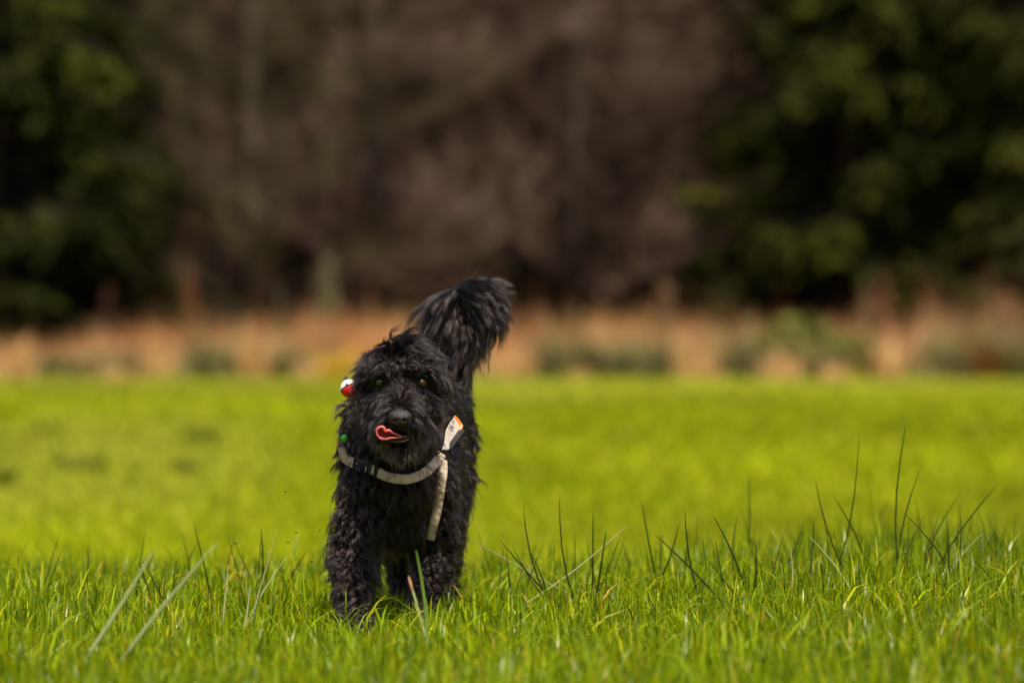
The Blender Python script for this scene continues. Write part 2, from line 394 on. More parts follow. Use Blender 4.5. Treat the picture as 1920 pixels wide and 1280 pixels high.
# ------------------------------------------------------------------ trees
def spruce_data(seed, H, rad, cols):
    r = random.Random(seed); mb = MB(); g = np.random.default_rng(seed)
    mb.tube([(0, 0, -.2), (.02, 0, H * .3), (0, .02, H * .7), (0, 0, H)], [.17, .13, .07, .01], 9)
    trunk = mb.mesh('trunk', M['bark'])
    Vx, C = [], []; z = .25
    br = MB()
    while z < H - .2:
        f = 1 - z / H
        for _ in range(r.randint(6, 8) if z < 6 else 4):
            a = r.uniform(0, 6.283); L = rad * (f ** .75) * r.uniform(.55, 1.12) + .12
            zz = z + r.uniform(-.22, .22); dr = r.uniform(.15, .75); lift = r.uniform(.05, .35)
            tone = r.lognormvariate(0, .3)
            pts = [Vector((math.cos(a) * L * t, math.sin(a) * L * t, zz - dr * L * t + lift * L * t * t)) for t in (0, .5, 1)]
            br.tube(pts, [.02, .012, .004], 3)
            m = int(L * (34 if z < 6 else 9)) + 6
            for i in range(m):
                t = r.uniform(.2, 1) ** .7; c = Vector((math.cos(a) * L * t, math.sin(a) * L * t, zz - dr * L * t + lift * L * t * t))
                side = r.uniform(-1, 1) * L * .26 * (1.15 - t)
                c += Vector((-math.sin(a) * side, math.cos(a) * side, -abs(side) * .25 - r.random() ** 2 * .38))
                da = a + (.7 if side > 0 else -.7) * r.uniform(.3, 1.3); s = r.uniform(.16, .32)
                d = Vector((math.cos(da), math.sin(da), -r.uniform(.3, 1.5))).normalized() * s
                n = d.cross(Vector((r.uniform(-.5, .5), r.uniform(-.5, .5), 1))).normalized() * s * r.uniform(.16, .3)
                Vx += [c, c + d * .45 + n, c + d, c + d * .45 - n]
                cc = cols[r.randrange(len(cols))]; q = tone * r.uniform(.75, 1.3); C += [(cc[0] * q, cc[1] * q, cc[2] * q)] * 4
        z += .24 if z < 6 else .6
    i = np.arange(len(Vx) // 4)[:, None] * 4 + np.arange(4)[None]
    crown = np_mesh('crown', np.array(Vx), None, M['needle'], quads=i, col=np.array(C))
    return trunk, crown, br.mesh('boughs', M['bark'])
def place_tree(name, data, names, px, d, label, group, rot, sc_=1.0):
    p = P(px, 600, d); z = float(ground_z(p.x, p.y))
    root = empty(name, (p.x, d, z)); root.rotation_euler.z = rot; root.scale = (sc_,) * 3
    tag(root, label, name.replace('_', ' '), group)
    for nm, me in zip(names, data):
        q = link(nm, me, root)
        if nm == 'boughs': q['kind'] = 'stuff'
SP = [(.012, .0145, .0016), (.0165, .019, .0018), (.009, .0105, .0014)]
SPR = [(.0185, .021, .002), (.025, .0265, .0022), (.0125, .0145, .0016)]
spruce = [spruce_data(1, 18, 1.95, SP), spruce_data(2, 20, 2.1, SPR), spruce_data(3, 19, 1.9, SPR), spruce_data(4, 18, 1.8, SP)]
for px, d, k, s, lab in ((-20, 57.6, 0, .95, 'dark green spruce with drooping boughs at the left edge'),
                         (-280, 58, 3, 1, 'dark spruce mostly beyond the left edge of the picture'),
                         (120, 60.5, 3, .92, 'dark spruce just right of the left edge spruce'),
                         (330, 66, 0, .9, 'dim spruce in the dark gap between the left spruces and the bare trees'),
                         (1600, 58, 1, .84, 'olive green spruce nearest the bare trees on the right'),
                         (1770, 59.5, 2, 1.0, 'dark green spruce in the middle of the right-hand spruces'),
                         (2080, 56, 1, .9, 'olive spruce reaching in from the right edge'),
                         (2330, 59, 2, 1, 'dark spruce beyond the right edge of the picture'),
                         (1500, 62, 2, .86, 'dim spruce half hidden behind the olive spruce')):
    place_tree('spruce_tree', spruce[k], ('trunk', 'crown', 'boughs'), px, d, lab, 'spruces at the edge of the wood', R.uniform(0, 6.28), s)
def bare_data(seed, H, cols, pale):
    r = random.Random(seed); mb = MB(); tw = []; C = []
    top = Vector((r.uniform(-.5, .5), r.uniform(-.4, .4), H))
    sp = [Vector((0, 0, -.2)), Vector((r.uniform(-.12, .12), r.uniform(-.1, .1), H * .3)), Vector((r.uniform(-.25, .25), r.uniform(-.2, .2), H * .65)), top]
    mb.tube(sp, [.10, .08, .045, .01], 8)
    def spine(t):
        t = t * 3; i = min(int(t), 2); return sp[i].lerp(sp[i + 1], t - i)
    def twig(p, d, l, w_, tone):
        n = d.cross(Vector((r.uniform(-1, 1), r.uniform(-1, 1), r.uniform(-1, 1)))).normalized() * w_
        tw.extend([p - n, p + n, p + d * l]); cc = cols[r.randrange(len(cols))]; C.extend([tuple(x * tone for x in cc)] * 3)
    def limb(p, d, l, rad, lev):
        e = p + d * l * .5; d2 = (d + Vector((r.uniform(-.3, .3), r.uniform(-.3, .3), r.uniform(.05, .35)))).normalized(); f = e + d2 * l * .5
        mb.tube([p, e, f], [rad, rad * .7, rad * .25], 4 if lev else 5)
        tone = r.lognormvariate(0, .25)
        if lev < 1:
            for i in range(7):
                t = r.uniform(.2, 1); q = p.lerp(e, t * 2) if t < .5 else e.lerp(f, t * 2 - 1)
                limb(q, (d + Vector((r.uniform(-.9, .9), r.uniform(-.9, .9), r.uniform(-.3, .6)))).normalized(), l * r.uniform(.3, .5), rad * .45, lev + 1)
        for i in range(16 if lev else 9):
            t = r.uniform(.15, 1); q = p.lerp(e, t * 2) if t < .5 else e.lerp(f, t * 2 - 1)
            dd = (d2 + Vector((r.uniform(-.9, .9), r.uniform(-.9, .9), r.uniform(-.5, .7)))).normalized(); L = r.uniform(.2, .5)
            twig(q, dd, L, .006, tone)
            for k in range(2): twig(q + dd * L * r.uniform(.3, .8), (dd + Vector((r.uniform(-.8, .8), r.uniform(-.8, .8), r.uniform(-.4, .6)))).normalized(), L * .6, .0045, tone)
    for i in range(44):
        t = .07 + .9 * (i / 44) ** 1.1; a = r.uniform(0, 6.283); L = (2.0 * (1 - t) ** .6 + .5) * r.uniform(.6, 1.1)
        limb(spine(t), Vector((math.cos(a), math.sin(a), r.uniform(.15, .9))).normalized(), L, .017 * (1.2 - t), 0)
    crown = np_mesh('twigs', np.array(tw), np.arange(len(tw)).reshape(-1, 3), M['twig'], col=np.array(C))
    return mb.mesh('trunk', M['pale_bark'] if pale else M['bark']), crown
PUR = [(.128, .076, .060), (.104, .066, .049), (.152, .094, .070)]
BRN = [(.108, .075, .045), (.083, .058, .034), (.134, .091, .05)]
OLV = [(.066, .056, .022), (.085, .067, .026), (.052, .044, .020)]
bare = [bare_data(21, 8.5, PUR, False), bare_data(22, 9, BRN, True), bare_data(23, 8, OLV, True), bare_data(24, 9, PUR, False)]
for px, d, k, s, lab in ((470, 58.5, 2, 1.0, 'bare olive-twigged tree with a pale trunk left of centre'),
                         (590, 60.5, 0, 1.0, 'bare purple-twigged tree right of the pale trunk'),
                         (705, 59, 3, 1.1, 'bare reddish tree with a tall straight trunk above the dog head'),
                         (820, 62, 1, .9, 'bare brown tree behind the dog tail'),
                         (960, 61, 0, 1.05, 'bare purple tree just right of the dog tail'),
                         (1075, 59.5, 3, 1.0, 'bare reddish-brown tree in the middle of the gap'),
                         (1180, 61, 1, 1.0, 'bare brown tree with olive lichen right of centre'),
                         (1270, 60.5, 0, .9, 'bare purple tree touching the right spruces'),
                         (410, 64, 2, .8, 'bare olive tree beside the dark left spruces')):
    place_tree('bare_tree', bare[k], ('trunk', 'crown'), px, d, lab, 'leafless trees at the edge of the wood', R.uniform(0, 6.28), s)
for i in range(17):
    place_tree('spruce_tree', spruce[i % 4], ('trunk', 'crown', 'boughs'), -890 + i * 235 + R.uniform(-50, 50), 69 + (i % 3) * 3.2,
               'dark spruce deep in the wood behind the front trees', 'spruces deep in the wood', R.uniform(0, 6.28), 1.05)
for i in range(9):
    place_tree('bare_tree', bare[i % 4], ('trunk', 'crown'), 480 + i * 96 + R.uniform(-40, 40), 64.5 + (i % 3) * 1.6,
               'leafless tree deep in the wood behind the front bare trees', 'leafless trees deep in the wood', R.uniform(0, 6.28), 1.0)
def far_wood():
    n = 26000
    x = (rng.random(n) * 2 - 1) * 26; y = 80 + 9 * rng.random(n); z = ground_z(x, y) + 13 * rng.random(n) ** .8
    v, t, c = blades(x, y, rng.uniform(.5, 1.0, n), rng.uniform(.35, .7, n), rng.uniform(.3, 1.1, n), pick(n, SP, [1, 1, 1]) * 1.1, z=z, levels=(0, .4, 1), wprof=(.5, 1, 0))
    tag(link('far_wood', np_mesh('far_wood', v, t, M['needle'], col=c)), 'dark far wood behind the edge trees', kind='stuff')
far_wood()
# ------------------------------------------------------------------ tall rush stems in the near grass (tip pixel, a lower pixel on the stem, depth)
GR = 'tall rush stems standing out of the grass'
STEMS = [
 (1611, 811, 1571, 1028, 13.6, 0, 'tall dark rush stem leaning right, second tallest at the right'),
 (1701, 784, 1692, 1069, 13.5, 0, 'tallest dark rush stem, upright, at the right of the meadow'),
 (1726, 876, 1693, 1065, 13.4, 0, 'dark rush stem leaning right from the foot of the tallest stem'),
 (1528, 894, 1590, 1055, 13.5, 0, 'dark rush stem leaning left across the second tallest stem'),
 (1561, 927, 1620, 1080, 13.6, 0, 'shorter rush stem leaning left beside the second tallest stem'),
 (1873, 904, 1780, 1044, 13.4, 0, 'rush stem leaning farthest right near the right edge'),
 (1800, 925, 1758, 1030, 13.7, 0, 'rush stem leaning right between the tallest and the farthest right stem'),
 (1692, 958, 1768, 1072, 13.3, 0, 'dark rush stem leaning left that crosses the foot of the tallest stem'),
 (1774, 969, 1771, 1109, 13.2, 0, 'upright dark rush stem right of the tallest stem'),
 (1801, 961, 1778, 1126, 13.1, 0, 'rush stem close right of the upright dark stem'),
 (1405, 886, 1400, 1020, 14.6, 0, 'upright soft-focus rush stem standing alone behind the crest'),
 (1527, 973, 1514, 1085, 13.4, 0, 'short upright rush stem left of the second tallest stem'),
 (1511, 971, 1482, 1040, 14.0, 0, 'short rush stem leaning right left of the second tallest stem'),
 (1417, 1014, 1408, 1109, 13.1, 0, 'short dark upright rush stem below the soft lone stem'),
 (1477, 1020, 1476, 1113, 12.9, 1, 'pale grey upright stem in the grass at the right'),
 (1522, 1004, 1575, 1085, 13.0, 1, 'pale stem leaning left in the grass at the right'),
 (1838, 999, 1800, 1060, 13.3, 1, 'pale tan tipped stem at the far right'),
 (1668, 927, 1632, 1020, 15.6, 0, 'blurred rush stem behind the crest left of the tallest stem'),
 (981, 947, 1024, 1081, 13.3, 0, 'dark rush stem leaning left first right of the dog'),
 (1049, 925, 1073, 1061, 13.2, 0, 'tall rush stem with a pale tip right of the dog'),
 (1112, 956, 1111, 1053, 13.3, 0, 'straight upright rush stem with a blunt tip right of the dog'),
 (1137, 992, 1126, 1069, 13.2, 0, 'short rush stem beside the straight blunt one'),
 (1203, 938, 1230, 1075, 13.6, 0, 'long rush stem leaning left in the middle of the meadow'),
 (1284, 950, 1315, 1100, 13.0, 0, 'dark curved rush stem right of the middle'),
 (1226, 1000, 1317, 1096, 12.9, 0, 'rush stem leaning far left that meets the dark curved stem'),
 (1335, 962, 1387, 1104, 13.0, 0, 'dark rush stem with a pale tip leaning left beyond the dark curved stem'),
 (1322, 1042, 1380, 1116, 12.9, 0, 'low rush stem leaning left under the pale-tipped stem'),
 (1340, 1007, 1354, 1104, 13.1, 0, 'thin upright stem between the curved and the pale-tipped stems'),
 (938, 1013, 1008, 1089, 13.1, 0, 'low rush stem leaning left near the dog, lowest of three'),
 (960, 1020, 1008, 1085, 13.2, 0, 'low rush stem leaning left near the dog, middle of three'),
 (994, 1034, 1010, 1089, 13.1, 0, 'short steep rush stem near the dog, right of the low leaning ones'),
 (885, 1008, 1005, 1077, 13.6, 1, 'pale stem leaning far left beside the dog hind leg'),
 (1274, 977, 1235, 1065, 13.6, 0, 'thin stem leaning right in the middle of the meadow'),
 (1244, 993, 1244, 1075, 14.0, 0, 'thin upright stem left of the dark curved stem'),
 (1167, 984, 1118, 1020, 13.3, 1, 'thin pale stem bent right by the straight blunt one'),
 (1383, 964, 1386, 1040, 13.7, 0, 'upright rush stem between the pale-tipped and the lone soft stem'),
 (362, 979, 390, 1113, 13.1, 0, 'tall dark rush stem left of the dog that leans left'),
 (489, 989, 482, 1093, 13.3, 0, 'upright dark rush stem nearest the dog on the left'),
 (513, 992, 486, 1100, 12.6, 1, 'long pale curved stem nearest the dog on the left'),
 (257, 1047, 272, 1107, 13.3, 0, 'short dark stem at the left, under the long pale blade'),
 (268, 1053, 292, 1103, 13.2, 0, 'short dark stem leaning left beside the other short one'),
 (423, 1057, 415, 1180, 12.2, 1, 'pale upright stem between the dark stem and the dog'),
 (465, 1097, 452, 1180, 12.2, 1, 'short pale stem low left of the dog'),
 (532, 1043, 470, 1160, 12.6, 1, 'pale green stem leaning right left of the dog'),
 (580, 1027, 543, 1100, 13.6, 0, 'thin stem leaning right just before the dog left side'),
 (312, 1070, 313, 1125, 13.0, 0, 'short upright stem in the grass at the left'),
 (397, 1018, 225, 1245, 11.25, 2, 'thick pale soft-focus blade slanting across the lower left'),
 (280, 1030, 165, 1220, 11.3, 2, 'thinner pale soft-focus blade left of the thick one'),
 (787, 1031, 792, 1120, 11.6, 3, 'soft-focus green blade in front of the dog hind leg'),
 (776, 1096, 784, 1130, 11.8, 4, 'tan-tipped soft-focus stub in front of the dog legs'),
]
SC = [[(.020, .034, .003), (.028, .044, .004), (.015, .024, .003)], [(.26, .27, .12), (.2, .22, .08)], [(.22, .26, .11)], [(.10, .18, .02)], [(.22, .26, .11)]]
for (tx, ty, bx, by, d, k, lab) in STEMS:
    tip = P(tx, ty, d); lo = P(bx, by, d + R.uniform(-.03, .03)); dr = lo - tip; t = 1.0
    while t < 12:
        q = tip + dr * t
        if q.z < float(ground_z(q.x, q.y)) - .005: break
        t += .03
    base = q; v = tip - base; side = Vector((v.z, 0, -v.x)).normalized() * v.length * R.uniform(-.075, .075)
    r0 = (.0023, .0021, .0042, .0030, .0020)[k] * R.uniform(.85, 1.15); ts = [0, .2, .4, .6, .8, .93, 1]
    pts = [v * t + side * math.sin(math.pi * t) + (Vector((0.03 * v.length * (1 if v.x > 0 else -1), 0, 0)) * t * t * (k > 0)) for t in ts]
    rad = [r0 * f for f in (1, 1, .95, .85, .65, .4, .12)]
    if k == 4: rad = [r0] * 7
    mb = MB(); mb.tube(pts, rad, 6, R.choice(SC[k]))
    o = link('rush_stalk', mb.mesh('rush_stalk', M['rush'], usecol=True), None, base)
    tag(o, lab, 'rush stalk', GR)
    if k == 4:
        mb = MB(); mb.tube([pts[-1] * .92, pts[-1] * 1.02, pts[-1] * 1.1], [.0025, .003, .0015], 7, (.36, .2, .09))
        link('withered_tip', mb.mesh('withered_tip', M['dry'], usecol=True), o)
for i in range(64):   # many more unremarkable short stems along the crest
    px = R.uniform(920, 1915) if i < 46 else R.uniform(20, 600)
    d = R.uniform(13.2, 14.6); x = (px - 960) * d / FPX; z = float(ground_z(x, d)); h = R.uniform(.10, .21); l = R.uniform(-.45, .45)
    mb = MB(); mb.tube([(l * h * t * (.8 + .2 * t), 0, h * t) for t in (0, .3, .6, .85, 1)], [.0017, .0017, .0014, .0009, .0003], 5, R.choice(SC[0]))
    tag(link('rush_stalk', mb.mesh('rush_stalk', M['rush'], usecol=True), None, (x, d, z - .005)), 'short thin dark rush stem among the grass of the crest', 'rush stalk', 'short thin rush stems of the crest')

# ------------------------------------------------------------------ the dog: body
M['skin'] = mat('dog_skin', (.008, .007, .0065), .8, .2)
def fur_mat():
    m = bpy.data.materials.new('black_fur'); m.use_nodes = True; nt_ = m.node_tree
    for n in list(nt_.nodes):
        if n.type != 'OUTPUT_MATERIAL': nt_.nodes.remove(n)
    out = [n for n in nt_.nodes if n.type == 'OUTPUT_MATERIAL'][0]
    h = nt_.nodes.new('ShaderNodeBsdfHairPrincipled'); h.model = 'CHIANG'; h.parametrization = 'COLOR'
    info = nt_.nodes.new('ShaderNodeHairInfo'); r = nt_.nodes.new('ShaderNodeValToRGB')
    e = r.color_ramp.elements; e[0].color = (.0018, .0011, .0010, 1); e[1].color = (.012, .0062, .0052, 1)
    nt_.links.new(info.outputs['Random'], r.inputs['Fac']); nt_.links.new(r.outputs['Color'], h.inputs['Color'])
    h.inputs['Roughness'].default_value = .20; h.inputs['Radial Roughness'].default_value = .30; h.inputs['Coat'].default_value = 0.0
    h.inputs['IOR'].default_value = 1.39
    nt_.links.new(h.outputs[0], out.inputs['Surface'])
    return m
M['fur'] = fur_mat()

# tapered capsules: (p0, r0, p1, r1); ellipsoids: (centre, radii, region)
RG = {'torso': 0, 'neck': 1, 'head': 2, 'ear': 3, 'leg': 4, 'tail': 5}
PR = []      # (region, p0, r0, p1, r1, squash)
def cap(rg, a, ra, b, rb): PR.append((RG[rg], Vector(a), ra, Vector(b), rb))
def chain(rg, pts):
    for (a, ra), (b, rb) in zip(pts[:-1], pts[1:]): cap(rg, a, ra, b, rb)
# torso runs away from the camera and to the right
chain('torso', [(P(740, 882, 12.98), .100), (P(762, 862, 13.12), .112), (P(782, 850, 13.30), .108), (P(798, 832, 13.48), .098)])
chain('torso', [(P(740, 943, 13.00), .076), (P(765, 943, 13.15), .074), (P(782, 915, 13.35), .070)])          # deep brisket
chain('torso', [(P(690, 778, 13.0), .042), (P(690, 810, 13.02), .047), (P(695, 880, 12.99), .055), (P(688, 965, 12.95), .046)])            # shoulders
cap('torso', P(798, 890, 13.02), .056, P(806, 965, 13.05), .048)
chain('torso', [(P(785, 775, 13.2), .080), (P(812, 768, 13.45), .080)]); cap('torso', P(838, 790, 13.42), .055, P(846, 830, 13.42), .052)                                         # back line
chain('neck', [(P(752, 745, 12.88), .066), (P(745, 810, 12.95), .078), (P(738, 870, 12.98), .09)])
# front legs
chain('leg', [(P(678, 970, 12.95), .042), (P(664, 1040, 12.93), .035), (P(663, 1105, 12.83), .029), (P(664, 1160, 12.78), .026)])
cap('leg', P(664, 1170, 12.78), .028, P(663, 1181, 12.70), .025)
chain('leg', [(P(812, 965, 13.05), .044), (P(815, 1030, 13.08), .033), (P(808, 1090, 13.02), .026), (P(802, 1132, 13.06), .024)])
cap('leg', P(802, 1138, 13.06), .026, P(799, 1148, 12.99), .023)
# hind legs
chain('leg', [(P(826, 880, 13.45), .066), (P(826, 975, 13.38), .042), (P(826, 1062, 13.50), .026), (P(824, 1130, 13.44), .024)])
cap('leg', P(824, 1135, 13.44), .026, P(823, 1141, 13.36), .023)
chain('leg', [(P(765, 900, 13.45), .065), (P(752, 985, 13.36), .042), (P(754, 1062, 13.48), .024), (P(758, 1130, 13.40), .022)])
cap('leg', P(758, 1135, 13.4), .025, P(757, 1142, 13.32), .022)
# head
cap('head', P(742, 705, 12.83), .060, P(768, 705, 12.83), .060)
cap('head', P(755, 682, 12.84), .052, P(755, 725, 12.80), .062)
cap('head', P(716, 690, 12.757), .018, P(736, 690, 12.745), .020); cap('head', P(772, 690, 12.745), .020, P(794, 690, 12.757), .018)  # brows
chain('head', [(P(752, 742, 12.76), .042), (P(751, 775, 12.66), .036), (P(750, 790, 12.605), .030)])             # muzzle
cap('head', P(730, 790, 12.665), .030, P(771, 790, 12.665), .030)                                                 # lips
chain('head', [(P(753, 800, 12.74), .042), (P(752, 822, 12.66), .028), (P(752, 833, 12.63), .020)])               # lower jaw
cap('head', P(710, 755, 12.79), .030, P(796, 755, 12.79), .030)                                                   # cheeks
for s in (-1, 1):
    cx = 755 + s * 62
    chain('ear', [(P(cx - s * 10, 670, 12.86), .016), (P(cx, 705, 12.85), .020), (P(cx + s * 2, 742, 12.84), .017)])
# tail: up from the rump, arched over towards the right
chain('tail', [(P(838, 735, 13.55), .034), (P(842, 668, 13.62), .034), (P(832, 605, 13.64), .032), (P(838, 570, 13.60), .030), (P(870, 555, 13.56), .032), (P(905, 558, 13.53), .038), (P(913, 585, 13.52), .034)])
cap('tail', P(836, 600, 13.6), .032, P(888, 595, 13.56), .044); cap('tail', P(852, 650, 13.6), .032, P(882, 632, 13.57), .030)

def build_body():
    bm = bmesh.new()
    for rg, a, ra, b, rb in PR:
        n = max(2, int((b - a).length / (.3 * min(ra, rb))) + 1)
        for i in range(n):
            t = i / (n - 1); c = a.lerp(b, t); r = ra + (rb - ra) * t
            bmesh.ops.create_icosphere(bm, subdivisions=2, radius=r, matrix=Matrix.Translation(c))
    me = bpy.data.meshes.new('dog_rough'); bm.to_mesh(me); bm.free()
    o = bpy.data.objects.new('dog_rough', me); COL.objects.link(o)
    m = o.modifiers.new('r', 'REMESH'); m.mode = 'VOXEL'; m.voxel_size = .0075
    s = o.modifiers.new('s', 'SMOOTH'); s.factor = .6; s.iterations = 9
    dg = bpy.context.evaluated_depsgraph_get()
    out = bpy.data.meshes.new_from_object(o.evaluated_get(dg))
    bpy.data.objects.remove(o); bpy.data.meshes.remove(me)
    out.name = 'dog'; out.materials.clear(); out.materials.append(M['skin'])
    out.polygons.foreach_set('use_smooth', np.ones(len(out.polygons), bool))
    return out
body_me = build_body()
DOG0 = Vector((P(745, 900, 13.05).x, 13.05, float(ground_z(-.25, 13.05))))
dog = link('dog', body_me, None, DOG0); WORLD_PARENTS.add('dog')
tag(dog, 'shaggy black dog walking towards the camera, licking its nose with its tail raised', 'dog')
bvh = None
def arrays(me):
    v = np.empty(len(me.vertices) * 3, np.float32); me.vertices.foreach_get('co', v); v = v.reshape(-1, 3)
    me.calc_loop_triangles(); t = np.empty(len(me.loop_triangles) * 3, np.int32); me.loop_triangles.foreach_get('vertices', t)
    return v, t.reshape(-1, 3)
BV, BT = arrays(body_me)
bvh = bvhtree.BVHTree.FromPolygons(BV.tolist(), BT.tolist())
body_me.transform(Matrix.Translation(-DOG0))
CAM = Vector((0, 0, CAM_H))
def surf(px, py):
    d = (P(px, py, 10) - CAM).normalized(); h = bvh.ray_cast(CAM, d)
    return h[0]

# ------------------------------------------------------------------ face
M['nose'] = noise_color(mat('nose_leather', rough=.52, spec=.45), [(.3, (.008, .0065, .0075)), (.7, (.022, .017, .019))], 60, 3, .5, 220)
M['eye'] = mat('eye_iris', (.020, .008, .002), .16, 1.0); M['pupil'] = mat('pupil', (.002, .002, .002), .16, 1.0)
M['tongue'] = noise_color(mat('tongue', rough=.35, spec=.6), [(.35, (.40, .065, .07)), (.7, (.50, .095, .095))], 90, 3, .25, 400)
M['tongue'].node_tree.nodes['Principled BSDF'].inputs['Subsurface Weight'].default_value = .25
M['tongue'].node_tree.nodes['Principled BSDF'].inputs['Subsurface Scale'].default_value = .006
M['tongue_shaded'] = noise_color(mat('tongue_inside_shade', rough=.3, spec=.6), [(.35, (.22, .028, .028)), (.7, (.36, .055, .06))], 90, 3, .3, 300)  # darker red paints the shade in the hollow of the curled tongue
M['mouth'] = mat('mouth_lining', (.03, .008, .008), .4); M['lip'] = mat('lip', (.10, .045, .045), .4)
def ball(name, c, rad, material, parent, seg=24, fn=None):
    bm = bmesh.new(); bmesh.ops.create_uvsphere(bm, u_segments=seg, v_segments=seg // 2 + 4, radius=1)
    for v in bm.verts:
        p = v.co.copy()
        if fn: p = fn(p)
        v.co = Vector((p.x * rad[0], p.y * rad[1], p.z * rad[2])) 
    me = bpy.data.meshes.new(name); bm.to_mesh(me); bm.free(); me.materials.append(material)
    me.polygons.foreach_set('use_smooth', np.ones(len(me.polygons), bool))
    return link(name, me, parent, c)
EYES = []; EYEC = []
for px, py in ((714, 716), (790, 717)):
    h = surf(px, py); c = h + Vector((0, .0005, 0)); EYES.append((px, py)); EYEC.append(c + Vector((0, -.008, .004)))
    e = ball('eye', c, (.0118, .0118, .0118), M['eye'], dog)
    ball('pupil', Vector((0, -.0068, 0)), (.0058, .0053, .0058), M['pupil'], e, 16)
    # eyelids: a dark rim round the ball
    mb = MB(); ring = [Vector((math.cos(a) * .0116, -.0060 + abs(math.cos(a)) * .003, math.sin(a) * .0092)) for a in np.linspace(0, 2 * math.pi, 25)]
    mb.tube(ring, [.0022] * 25, 6); link('eyelid', mb.mesh('eyelid', M['skin']), e)
NC = P(750, 783, 12.572)
def nose_shape(p):
    q = p.copy(); q.x *= 1.0 + .22 * p.z
    for s in (-1, 1):
        dd = math.hypot((p.x - s * .42) / .22, (p.z + .28) / .26)
        if p.y < 0 and dd < 1: q.y += .45 * (1 - dd * dd)
    if p.y < 0 and abs(p.x) < .1 and p.z < 0: q.y += .08
    return q
ball('nose', NC, (.0245, .020, .0185), M['nose'], dog, 48, nose_shape)
# open mouth: dark lining, thin lower lip, tongue curled out to the left of the picture
ML = P(744, 820, 12.588)
ball('mouth_lining', P(742, 819, 12.600), (.030, .012, .0075), M['mouth'], dog, 20)
mb = MB(); mb.tube([P(x, y, 12.59 + .004 * abs(x - 745) / 20) for x, y in ((726, 822), (733, 826), (745, 828), (757, 827), (766, 823))], [.001, .0022, .0025, .0022, .001], 8)
link('lower_lip', mb.mesh('lower_lip', M['lip']), dog)
def tongue():
    # a curled sheet: rows follow the outline from the tip round to the mouth corner
    up = [(706, 810), (708, 803), (715, 800), (720, 802), (722.5, 808), (729, 806.5), (736, 811), (745, 815), (754, 819)]
    lo = [(706.5, 813), (708, 819), (713, 822.5), (718, 824), (724, 824), (729, 822), (735, 821), (745, 820.5), (754, 820.5)]
    V = []; Q = []; nu = 6; m = len(up)
    for i in range(m):
        for j in range(nu):
            t = j / (nu - 1); x = up[i][0] + (lo[i][0] - up[i][0]) * t; y = up[i][1] + (lo[i][1] - up[i][1]) * t
            depth = 12.573 + .020 * math.sin(math.pi * t) + .012 * max(0, (i - 5) / 3) - .004 * (t == 0) - .006 * (t > .8)
            V.append(P(x, y, depth))
    for i in range(m - 1):
        for j in range(nu - 1): a = i * nu + j; Q.append((a, a + 1, a + 1 + nu, a + nu))
    me = np_mesh('tongue', V, None, M['tongue_shaded'], quads=Q, smooth=True)
    o = link('tongue', me, dog)
    s = o.modifiers.new('sub', 'SUBSURF'); s.levels = 2; s.render_levels = 2
    k = o.modifiers.new('sol', 'SOLIDIFY'); k.thickness = .0035; k.offset = 0
    # rolled upper rim; its brighter red paints the light on the edge
    mb = MB(); rim = [P(x, y, 12.571 + .012 * max(0, (i - 5) / 3)) for i, (x, y) in enumerate(up)]
    rim = [P(709, 819, 12.572)] + rim
    fine = []
    for i in range(len(rim) - 1):
        p0, p1, p2, p3 = rim[max(i - 1, 0)], rim[i], rim[i + 1], rim[min(i + 2, len(rim) - 1)]
        for t in (0, .25, .5, .75):
            fine.append(.5 * ((2 * p1) + (p2 - p0) * t + (2 * p0 - 5 * p1 + 4 * p2 - p3) * t * t + (3 * p1 - 3 * p2 + p3 - p0) * t ** 3))
    n_ = len(fine); mb.tube(fine, [.0012 + .0022 * math.sin(math.pi * min(1, .1 + .85 * i / n_)) for i in range(n_)], 8)
    link('tongue_rim', mb.mesh('tongue_rim', M['tongue']), o)
tongue()

# ------------------------------------------------------------------ harness
M['webbing'] = noise_color(mat('pale_webbing', rough=.65, spec=.4), [(.3, (.15, .11, .075)), (.47, (.34, .27, .20)), (.75, (.44, .365, .29))], 45, 5, .35, 260)
M['white_cloth'] = noise_color(mat('white_cloth', rough=.7), [(.3, (.34, .28, .25)), (.7, (.50, .44, .41))], 60, 4, .3, 300)
M['black_plastic'] = mat('black_plastic', (.004, .005, .004), .55, .2)
M['orange'] = mat('orange_binding', (.85, .22, .02), .5); M['black_web'] = noise_color(mat('black_webbing', rough=.75), [(.3, (.004, .004, .005)), (.7, (.011, .011, .012))], 300, 2, .4, 500)
M['stitch'] = mat('brown_stitching', (.10, .045, .025), .8); M['print'] = mat('black_print', (.02, .018, .018), .7)
MASKS = []    # (polyline pixels, half width px, depth list)
def smooth_path(ctrl, lift, n=40, d_override=None):
    """pixel control points -> dense pixel path with smoothed depths just outside the coat"""
    c = [Vector((x, y)) for x, y in ctrl]; px = []
    for i in range(len(c) - 1):
        p0, p1, p2, p3 = c[max(i - 1, 0)], c[i], c[i + 1], c[min(i + 2, len(c) - 1)]
        for t in np.linspace(0, 1, n // (len(c) - 1), endpoint=False):
            px.append(.5 * ((2 * p1) + (p2 - p0) * t + (2 * p0 - 5 * p1 + 4 * p2 - p3) * t * t + (3 * p1 - 3 * p2 + p3 - p0) * t ** 3))
    px.append(c[-1]); ds = []
    for q in px:
        h = surf(q.x, q.y); ds.append(h.y if h else np.nan)
    ds = np.array(ds); idx = np.arange(len(ds)); ok = ~np.isnan(ds); ds = np.interp(idx, idx[ok], ds[ok])
    if d_override is not None: ds = np.interp(np.linspace(0, 1, len(ds)), np.linspace(0, 1, len(d_override)), d_override)
    for _ in range(12): ds = np.convolve(np.pad(ds, 1, 'edge'), [.25, .5, .25], 'valid')
    return px, ds - lift
